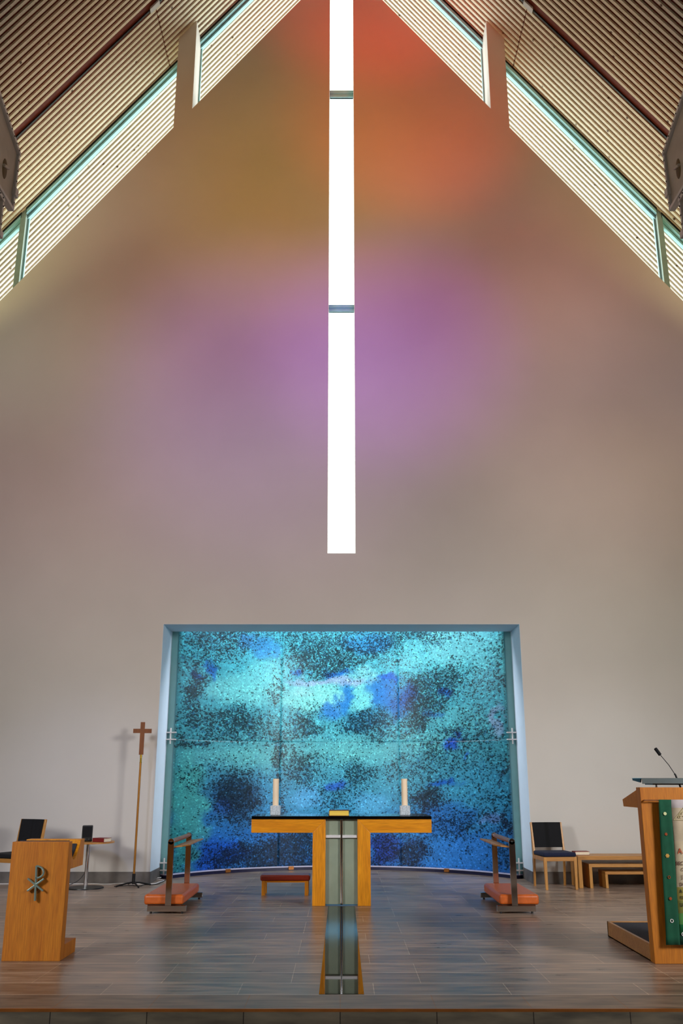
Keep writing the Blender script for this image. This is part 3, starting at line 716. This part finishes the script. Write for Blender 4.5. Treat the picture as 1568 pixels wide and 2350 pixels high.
m = MB(); m.box(-w, w, 0.10, 0.42, 0, 0.105); m.build('foot', M['oakd'], t, bevel=0.003)
# emblem
def q(x, y): p = W(x, y, 7.775); return (p[0]+2.415, p[2])
m = MB()
m.ribbon([q(84.3, 1987), q(80.6, 2067)], 0.0135, -0.032, -0.012)
pts = []
for k in range(15):
    a = PI/2 - PI*k/14
    pts.append(q(85+15.5*math.cos(a), 2001-13.5*math.sin(a)))
pts = [q(84, 1987.6)] + pts + [q(82.8, 2014.4)]
m.ribbon(pts, 0.0125, -0.032, -0.012)
m.ribbon([q(64.5, 2016), q(99.5, 2044.5)], 0.0125, -0.033, -0.013); m.ribbon([q(101.5, 2016.5), q(63.2, 2044.5)], 0.0125, -0.0325, -0.0125)
o = m.build('emblem', M['metalgrey'], t, bevel=0.0015); o['label'] = 'grey metal chi-rho emblem'
for (x, y) in ((81.5, 2030), (84, 1992), (81, 2060)):
    p = q(x, y); m = MB(); m.cyl((p[0], -0.014, p[1]), (p[0], 0.001, p[1]), 0.004, seg=10); m.build('emblem_pin', M['blackm'], o)

# ------------------------------------------------------------------ right ambo
XA = 2.40
t = empty('ambo', (XA+0.42, 7.69, 0)); tag(t, 'tall oak ambo with a raised platform and hanging green banner, at the right edge', 'lectern')
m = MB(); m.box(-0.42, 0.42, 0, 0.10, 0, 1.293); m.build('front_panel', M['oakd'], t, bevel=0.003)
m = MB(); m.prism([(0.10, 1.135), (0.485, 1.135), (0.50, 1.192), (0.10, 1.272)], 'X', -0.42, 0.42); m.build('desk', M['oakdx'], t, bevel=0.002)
m = MB(); m.box(-0.42, 0.42, 0.10, 1.29, 0, 0.012)
m.box(-0.42, -0.395, 0.10, 1.29, 0.0, 0.126); m.box(0.395, 0.42, 0.10, 1.29, 0, 0.126); m.box(-0.42, 0.42, 1.265, 1.29, 0.0, 0.126); m.build('platform', M['beechx'], t, bevel=0.002)
m = MB(); m.box(-0.395, 0.395, 0.10, 1.265, 0.012, 0.119); m.build('platform_mat', M['mat'], t)
amb = t
# book stand on top
t = empty('book_stand', (2.80, 7.86, 1.262)); tag(t, 'brushed steel book stand on top of the ambo', 'book stand')
x0 = W(1472, 1786, 7.86)[0]-2.80
rx = Matrix.Rotation(-0.10, 3, 'X')
m = MB(); m.box(x0, 0.33, -0.02, -0.012, 0.058, 0.102); m.build('lip', M['brushed'], t, bevel=0.002)
m = MB(); m.box(x0+0.0, 0.33, -0.02, 0.26, 0.10, 0.104); m.build('tray', M['brushed'], t, bevel=0.001)
m = MB(); m.prism([(-0.02, 0.10), (0.20, 0.10), (0.20, 0.085), (0.0, 0.068)], 'X', x0-0.012, x0-0.003); m.build('end_plate', M['blackm'], t)
m = MB(); m.box(x0+0.09, 0.30, 0.0, 0.2, 0.050, 0.060); m.build('crossbar', M['blackm'], t)
for xx in (x0+0.135, 0.25):
    m = MB(); m.cyl((xx, 0.05, -0.01), (xx, 0.05, 0.055), 0.008); m.build('post', M['chrome'], t, smooth=True)
# microphone
p0 = W(1562, 1808, 8.16); p1 = W(1551, 1779, 8.16); p2 = W(1535, 1755, 8.16); p3 = W(1513, 1729, 8.16); p4 = W(1507, 1721, 8.16)
t = empty('gooseneck_microphone', (p0[0], p0[1], 1.236)); tag(t, 'thin black gooseneck microphone leaning left above the ambo', 'microphone')
o_ = Vector(t.location)
L_ = lambda p: Vector(p)-o_
m = MB(); m.cyl((L_(p0)[0], 0, 0), (L_(p0)[0], 0, 0.01), 0.03); m.build('base', M['black'], t)
m = MB(); m.tube([(0, 0, 0.0), L_(p0)+Vector((0, 0, 0.01)), L_(p1), L_(p1)+(L_(p2)-L_(p1))*0.15], 0.008); m.build('sleeve', M['black'], t, smooth=True)
m = MB(); m.tube([L_(p1), L_(p2), L_(p3)], 0.0035); m.build('stem', M['black'], t, smooth=True)
m = MB(); d = (L_(p4)-L_(p3)); m.tube([L_(p3)-d*.5, L_(p3)-d*.1, L_(p3)+d*.3, L_(p4), L_(p4)+d*.35, L_(p4)+d*.5], 0.0145, seg=16); m.build('head', M['fabric'], t, smooth=True, bevel=0.006)
# banner hanging from a rod on the ambo front
YB = 7.655
def wx(x, y): p = W(x, y, YB); return p[0], p[2]
t = empty('banner', (XA+0.42, YB, 0)); tag(t, 'green edged cream banner with lettering hanging on the front of the ambo', 'banner')
ox = XA+0.42
m = MB(); m.cyl((wx(1478, 1836.5)[0]-ox, 0, 1.237-0.012), (0.38, 0, 1.237-0.012), 0.006, seg=12)
zr = wx(1478, 1836.5)[1]
m2 = MB(); m.bm.free(); m2.cyl((wx(1478, 1836.5)[0]-ox, 0.0, zr), (0.38, 0.0, zr), 0.005, seg=12); m2.build('rod', M['crossw'], t)
for xx in (wx(1482, 1836)[0]-ox, 0.36):
    m = MB(); m.box(xx-0.004, xx+0.004, 0.0, 0.034, zr-0.004, zr+0.004); m.build('rod_bracket', M['brass'], t)
def sheet(name, pts_l, pts_r, y, mat, yw=0.003):
    m = MB(); n = len(pts_l); nu = 6; rows = []
    for (a, b) in zip(pts_l, pts_r):
        rows.append([m.bm.verts.new((a[0]+(b[0]-a[0])*i/nu-ox, y+yw*math.sin(i*1.7+a[1]*9), a[1])) for i in range(nu+1)])
    for r0, r1 in zip(rows, rows[1:]):
        for i in range(nu): m.bm.faces.new((r0[i], r0[i+1], r1[i+1], r1[i]))
    o = m.build(name, mat, t, smooth=True); s = o.modifiers.new('t', 'SOLIDIFY'); s.thickness = 0.003; return o
ys = [1835, 1850, 1880, 1920, 1960, 2000, 2040, 2080, 2120, 2150, 2168]
XLt = wx(1511, 1836)[0]
def col_(xt, xb): # constant-ish world x, tiny wave
    return [(xt+(xb-xt)*k/(len(ys)-1), wx(1520, y)[1]) for k, y in enumerate(ys)]
a0 = wx(1511, 1836)[0]; a1 = wx(1528, 2168)[0]; b0 = wx(1540, 1836)[0]; b1 = wx(1560, 2168)[0]
sheet('green_border', col_(a0, a1), col_(b0, b1), -0.010, M['green'])
sheet('painted_panel', col_(b0, b1)[:-1], col_(b0+0.36, b1+0.36)[:-1], -0.010, M['banner'], 0.001)
sheet('hem', [(b1, wx(0, 2146)[1]), (b1, wx(0, 2168)[1])], [(b1+0.36, wx(0, 2146)[1]), (b1+0.36, wx(0, 2168)[1])], -0.0125, M['greenlight'], 0.001)
sheet('green_border', col_(b0+0.36, b1+0.36), col_(b0+0.48, b1+0.48), -0.010, M['green'])
def disc(x, y, r, mat, petals=0, ring=False, nm='button'):
    X, Z = wx(x, y); X -= ox; m = MB()
    if petals:
        for k in range(petals):
            a = 2*PI*k/petals; m.cyl((X+r*.62*math.cos(a), -0.019, Z+r*.62*math.sin(a)), (X+r*.62*math.cos(a), -0.012, Z+r*.62*math.sin(a)), r*.34, seg=10)
        m.cyl((X, -0.02, Z), (X, -0.012, Z), r*.4, seg=14)
    elif ring:
        n = 20
        for k in range(n):
            a, b = 2*PI*k/n, 2*PI*(k+1)/n
            m.prism([(X+r*math.cos(a), Z+r*math.sin(a)), (X+r*math.cos(b), Z+r*math.sin(b)), (X+r*.66*math.cos(b), Z+r*.66*math.sin(b)), (X+r*.66*math.cos(a), Z+r*.66*math.sin(a))], 'Y', -0.019, -0.012)
    else: m.cyl((X, -0.02, Z), (X, -0.012, Z), r, seg=24)
    m.build(nm, mat, t)
disc(1525, 1867, 0.0125, M['cream']); disc(1527.5, 1914, 0.0125, M['rust'], 6); disc(1530.5, 1963.5, 0.0165, M['gold'], 6)
disc(1534.5, 2012.5, 0.011, M['rust'], ring=True); disc(1537.5, 2061.5, 0.0125, M['rust'], 6); disc(1540.8, 2112.5, 0.0135, M['white'], ring=True)
disc(1567, 2143, 0.0135, M['white'], ring=True)
# lettering
def text(s, x, y0, y1, mat, bold=0.0):
    X, Zb = wx(x, y1); _, Zt = wx(x, y0)
    cu = bpy.data.curves.new('lettering', 'FONT'); cu.body = s; cu.size = (Zt-Zb)/0.70; cu.extrude = 0.0008; cu.offset = bold
    cu.materials.append(mat); tmp = bpy.data.objects.new('lettering_outline', cu); C.objects.link(tmp)
    me = bpy.data.meshes.new_from_object(tmp.evaluated_get(bpy.context.evaluated_depsgraph_get())); bpy.data.objects.remove(tmp); bpy.data.curves.remove(cu)
    o = bpy.data.objects.new('lettering', me); C.objects.link(o); o.parent = t
    o.location = (X-ox, -0.0165, Zb); o.rotation_euler = (PI/2, 0, 0); o.scale = (0.95, 1, 1)
text('A', 1554.5, 1946, 1959, M['inkred'], 0.0002); text('BEC', 1550, 1976.5, 1984.5, M['ink'], 0.0001); text('C', 1562.5, 1991, 1998, M['ink'], 0.0001)
text('J', 1563.5, 2007, 2015.5, M['ink']); text('DY', 1559, 2025, 2032.5, M['ink'], 0.0001); text('A', 1558.5, 2040.5, 2048.5, M['inkblack'], 0.0001)
text('KI', 1559.5, 2055.5, 2063, M['inkblack'], 0.0001); text('LI', 1559.5, 2071.5, 2079.5, M['inkblack'], 0.0003)
m = MB()
def qq(x, y): p = wx(x, y); return (p[0]-ox, p[1])
apex = qq(1579, 1840)
m.ribbon([qq(1545, 1881.5), apex], 0.003, -0.0165, -0.0125); m.ribbon([qq(1545, 1881.5), qq(1612, 1881.5)], 0.003, -0.0165, -0.0125); m.ribbon([apex, qq(1612, 1881.5)], 0.003, -0.0165, -0.0125)
for (cx, cy, r, a0_, a1_) in ((1558, 1874, 3.2, 0.0, 5.2), (1568.5, 1868, 5.5, -2.2, 3.4), (1567, 1871, 9, 0.6, 4.0)):
    pts = [qq(cx+r*math.cos(a0_+(a1_-a0_)*k/14), cy-r*math.sin(a0_+(a1_-a0_)*k/14)) for k in range(15)]
    m.ribbon(pts, 0.0028, -0.0165, -0.0125)
m.build('ornament', M['ornament'], t)

# ------------------------------------------------------------------ cables
def cable(name, pts, r, mat, label):
    cu = bpy.data.curves.new(name, 'CURVE'); cu.dimensions = '3D'; cu.bevel_depth = r; cu.bevel_resolution = 2; cu.resolution_u = 8
    sp = cu.splines.new('BEZIER'); sp.bezier_points.add(len(pts)-1)
    for b, p in zip(sp.bezier_points, pts): b.co = p; b.handle_left_type = b.handle_right_type = 'AUTO'
    cu.materials.append(mat); tmp = bpy.data.objects.new('cable_path', cu); C.objects.link(tmp)
    me = bpy.data.meshes.new_from_object(tmp.evaluated_get(bpy.context.evaluated_depsgraph_get())); bpy.data.objects.remove(tmp); bpy.data.curves.remove(cu)
    o = bpy.data.objects.new(name, me); C.objects.link(o); tag(o, label, 'cable'); return o
def gp(x, y):  # point on the floor seen at a pixel
    v = (1175.0-y)/F; yf = CT-ST*v; zf = ST+CT*v; Y = -CH*yf/zf; return ((x-784)/F*Y/yf, Y)
def fl(l, z): return [(*gp(x, y), z) for x, y in l]
cable('power_cable', [(-4.9, 13.24, .006), (-4.2, 13.26, .006), (-3.7, 13.24, .006), (-3.33, 13.25, .006)] + fl([(242, 2030.5), (278, 2028.5), (316, 2029.5)], .006) + fl([(345, 2030), (366, 2025), (374, 2021)], .006) + [(-2.59, 13.72, .02), (-2.57, 13.95, .02)], 0.0065, M['white'], 'white cable running along the left wall into the alcove')
cable('extension_lead', fl([(262, 2035), (280, 2034), (300, 2032.5), (318, 2034), (332, 2031.5), (352, 2031), (370, 2026), (384, 2017)], .005), 0.005, M['black'], 'black cable lying by the foot of the processional cross')
cable('speaker_cable', [(-3.30, 12.87, 0.60), (-3.37, 13.02, 0.585), (-3.42, 13.17, 0.50), (-3.43, 13.18, 0.3), (-3.46, 13.1, 0.12), (-3.6, 13.05, 0.02), (-3.9, 13.1, 0.006), (-4.2, 13.2, 0.006)], 0.004, M['black'], 'thin black cable hanging down behind the round table')

# ------------------------------------------------------------------ loudspeaker arrays
def array_box(name, s, yr, zt, zb, ztf, zbf, depth, label, width=0.6):
    """side panel: rear edge yr (zt..zb), front edge yr-depth (ztf..zbf)"""
    t = empty(name, (s*2.93, yr, zb)); tag(t, label, 'loudspeaker', 'line array loudspeakers under the roof')
    g = lambda y, z: (y-yr, z-zb)
    m = MB(); m.prism([g(yr, zt), g(yr-depth, ztf), g(yr-depth, zbf), g(yr, zb)], 'X', 0, s*width); m.build('cabinet', M['arraybox'], t, bevel=0.008)
    m = MB(); m.prism([g(yr-depth, ztf-.02), g(yr-depth-.02, ztf-.02), g(yr-depth-.02, zbf+.02), g(yr-depth, zbf+.02)], 'X', s*.02, s*(width-.02)); m.build('grille', M['black'], t)
    m = MB()
    n = Vector((0, -depth, ztf-zt)).normalized()
    m.prism([g(yr+.03, zt-.0), g(yr-depth, ztf-.0), g(yr-depth, ztf+.035), g(yr+.03, zt+.035)], 'X', -s*.025, s*.03)
    m.prism([g(yr+.02, zb-.03), g(yr-depth, zbf-.03), g(yr-depth, zbf+.0), g(yr+.02, zb+.0)], 'X', -s*.025, s*.03)
    m.prism([g(yr+.03, zb), g(yr+.0, zb), g(yr+.0, zt), g(yr+.03, zt)], 'X', -s*.02, s*.03)
    rail = m.build('rigging_rail', M['arrayrail'], t, bevel=0.003)
    for k in range(5):
        zz = zb+(zt-zb)*(k+.5)/5
        m = MB(); m.cyl((-s*.024, yr+.014-yr, zz-zb), (-s*.018, yr+.014-yr, zz-zb), 0.008, seg=10); m.build('bolt', M['black'], rail)
    for k in range(9):
        y = yr-depth*(k+.3)/9; z = zt+(ztf-zt)*(k+.3)/9+.018
        m = MB(); m.cyl((-s*.03, y-yr, z-zb), (-s*.02, y-yr, z-zb), 0.007, seg=10); m.build('bolt', M['black'], rail)
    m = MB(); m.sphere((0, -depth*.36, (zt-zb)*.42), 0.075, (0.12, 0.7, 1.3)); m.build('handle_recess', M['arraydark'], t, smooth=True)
    m = MB(); m.cyl((-s*.012, -depth*.36-.05, (zt-zb)*.42), (-s*.012, -depth*.36+.05, (zt-zb)*.42+.04), 0.014, seg=12); m.build('handle', M['arraybox'], t, smooth=True)
    m = MB(); m.box(min(-s*.035, s*.0), max(-s*.035, s*.0), -0.02, 0.05, (zt-zb)*.22, (zt-zb)*.36); m.build('bracket', M['arrayrail'], t, bevel=0.003)
    return t
for s, side in ((-1, 'left'), (1, 'right')):
    array_box('line_array_speaker', s, 7.02, CH+5.42, CH+4.87, CH+5.62, CH+4.86, 0.62, 'upper taupe line array loudspeaker hanging at the top %s edge' % side)
    array_box('line_array_speaker', s, 6.80, CH+4.78, CH+4.34, CH+4.78, CH+4.20, 0.60, 'lower taupe line array loudspeaker hanging below another at the top %s edge' % side)
    m = MB(); m.bar((s*3.2, 6.75, CH+5.5), (s*3.2, 6.75, zc(3.2)+0.05), 0.02, 0.02); o = m.build('hanger_rod', M['blackm'])
    tag(o, 'steel hanger rod from the ceiling to the top %s loudspeaker' % side, 'hanger')

# ------------------------------------------------------------------ light
w = bpy.data.worlds.new('sky'); bpy.context.scene.world = w; w.use_nodes = True
bg = w.node_tree.nodes['Background']; bg.inputs['Color'].default_value = (1.0, 0.96, 0.86, 1); bg.inputs['Strength'].default_value = 3.8
def area(name, loc, target, sx, sy, power, col, spread=None):
    l = bpy.data.lights.new(name, 'AREA'); l.shape = 'RECTANGLE'; l.size = sx; l.size_y = sy; l.energy = power; l.color = col
    if spread: l.spread = spread
    o = bpy.data.objects.new(name, l); C.objects.link(o); o.location = loc
    o.rotation_euler = (Vector(target)-Vector(loc)).to_track_quat('-Z', 'Y').to_euler(); return o
def spot(name, loc, target, ang, power, col, blend=1.0, rad=0.3):
    l = bpy.data.lights.new(name, 'SPOT'); l.spot_size = math.radians(ang); l.spot_blend = blend; l.energy = power; l.color = col; l.shadow_soft_size = rad
    o = bpy.data.objects.new(name, l); C.objects.link(o); o.location = loc
    o.rotation_euler = (Vector(target)-Vector(loc)).to_track_quat('-Z', 'Y').to_euler(); return o
# nave daylight, then added fills for ceiling and speakers
area('nave_daylight_left', (-8.4, 2.0, 4.5), (0, 13.3, 0.2), 3.0, 2.0, 119.6, (1.0, 0.98, 0.95), math.radians(66))
area('nave_daylight_right', (8.4, 2.0, 4.5), (0, 13.3, 0.2), 3.0, 2.0, 161.2, (1.0, 0.969, 0.931), math.radians(66))
for sx, nm in ((-1, 'ceiling_fill_left'), (1, 'ceiling_fill_right')):
    area(nm, (sx*7.9, 12.6, 6.2), (sx*3.6, 12.75, 13.0), 0.5, 0.3, 26, (1.0, 0.84, 0.40), math.radians(40))  # invented fill, brightens the slats near the gable wall
for sx in (-1, 1): spot('array_fill', (-sx*0.4, 4.6, 5.4), (sx*3.0, 6.8, 6.4), 46, 60, (1.0, 0.95, 0.88), 0.6, 0.2)  # added fill that lifts the hanging speakers, not a fitting of the church
# daylight shaft behind and above the glass, then an added reveal fill
area('alcove_daylight', (0, 17.2, 1.9), (0, 14, 1.7), 5.0, 3.6, 142, (1.0, 0.99, 0.98))
area('alcove_skylight', (0, 14.40, 4.38), (0, 14.40, 0), 4.6, 0.6, 55, (0.88, 0.96, 1.0))
for sx in (-1, 1): spot('reveal_fill', (sx*1.2, 14.12, 3.72), (-sx*2.61, 13.5, 1.3), 54, 300, (0.94, 0.92, 1.0), 0.9, 0.08)  # made-up fill hidden behind the lintel to brighten the side reveals
# added coloured spots, standing in for the unseen source tinting the gable wall
def wallspot(name, px, py, rpx, power, col, src=(0, 6.0, 10.0)):
    T = W(px, py, YW); d = (Vector(T)-Vector(src)).length
    r = rpx/F*YW
    return spot(name, src, T, math.degrees(2*math.atan(r/d)), power, col)
WASH = [
 ('red_wash', 850, -60, 500, (1.0, 8.0, 12.0), (676.8, 0.0, 0.0)),
 ('orange_wash', 950, 260, 440, (1.5, 8.0, 10.0), (526.2, 21.9, 0.0)),
 ('gold_wash', 690, 420, 580, (-1.0, 8.0, 10.0), (298.5, 229.2, 51.9)),
 ('rust_wash', 1100, 420, 784, (3.0, 8.0, 9.0), (121.8, 22.8, 0.0)),
 ('umber_wash', 450, 480, 868, (-3.0, 8.0, 9.0), (190.5, 2.4, 0.0)),
 ('mauve_wash', 1060, 680, 620, (3.0, 8.0, 9.0), (195.0, 128.1, 132.3)),
 ('purple_wash', 900, 800, 420, (1.0, 8.0, 8.0), (219.2, 45.0, 356.4)),
 ('violet_wash', 610, 900, 560, (-1.5, 8.0, 8.0), (263.3, 175.5, 410.5)),
 ('rose_wash', 300, 1050, 900, (-2.5, 8.0, 7.0), (40.5, 3.9, 0.0)),
 ('lilac_wash', 560, 1200, 784, (-1.5, 8.0, 7.0), (40.5, 0.0, 0.0)),
 ('tan_wash', 1420, 950, 588, (4.5, 8.0, 7.0), (320.7, 227.1, 219.0)),
 ('ochre_wash', 640, 60, 420, (-1.0, 8.0, 12.0), (0.0, 0.0, 0.0)),
 ('low_wash', 180, 1850, 784, (-4.0, 7.0, 5.5), (70.5, 80.1, 60.9)),
 ('low_wash_right', 1380, 1850, 784, (4.0, 7.0, 5.5), (139.2, 145.5, 132.9)),
 ('left_wash', 60, 1050, 588, (-5.0, 8.0, 7.0), (237.0, 173.1, 170.7)),
 ('right_wash', 1520, 1300, 588, (5.0, 8.0, 6.0), (65.7, 51.3, 0.0)),
 ('foot_wash', 200, 1980, 420, (-4.0, 7.0, 5.0), (193.5, 231.9, 364.2)),
 ('foot_wash_right', 1400, 1980, 420, (4.0, 7.0, 5.0), (239.1, 281.1, 317.4)),
 ('beige_wash', 1050, 1180, 840, (2.0, 8.0, 7.0), (49.2, 9.9, 0.0)),
 ('eaves_wash', 1380, 520, 588, (4.5, 8.0, 9.0), (114.6, 35.7, 13.8)),
 ('eaves_wash_left', 160, 650, 588, (-4.5, 8.0, 9.0), (154.5, 194.4, 133.8)),
]
for nm, px_, py_, rp, src, rgb in WASH:
    pw = max(max(rgb), 0.01)
    wallspot(nm, px_, py_, rp, pw, tuple(c/pw for c in rgb), src)
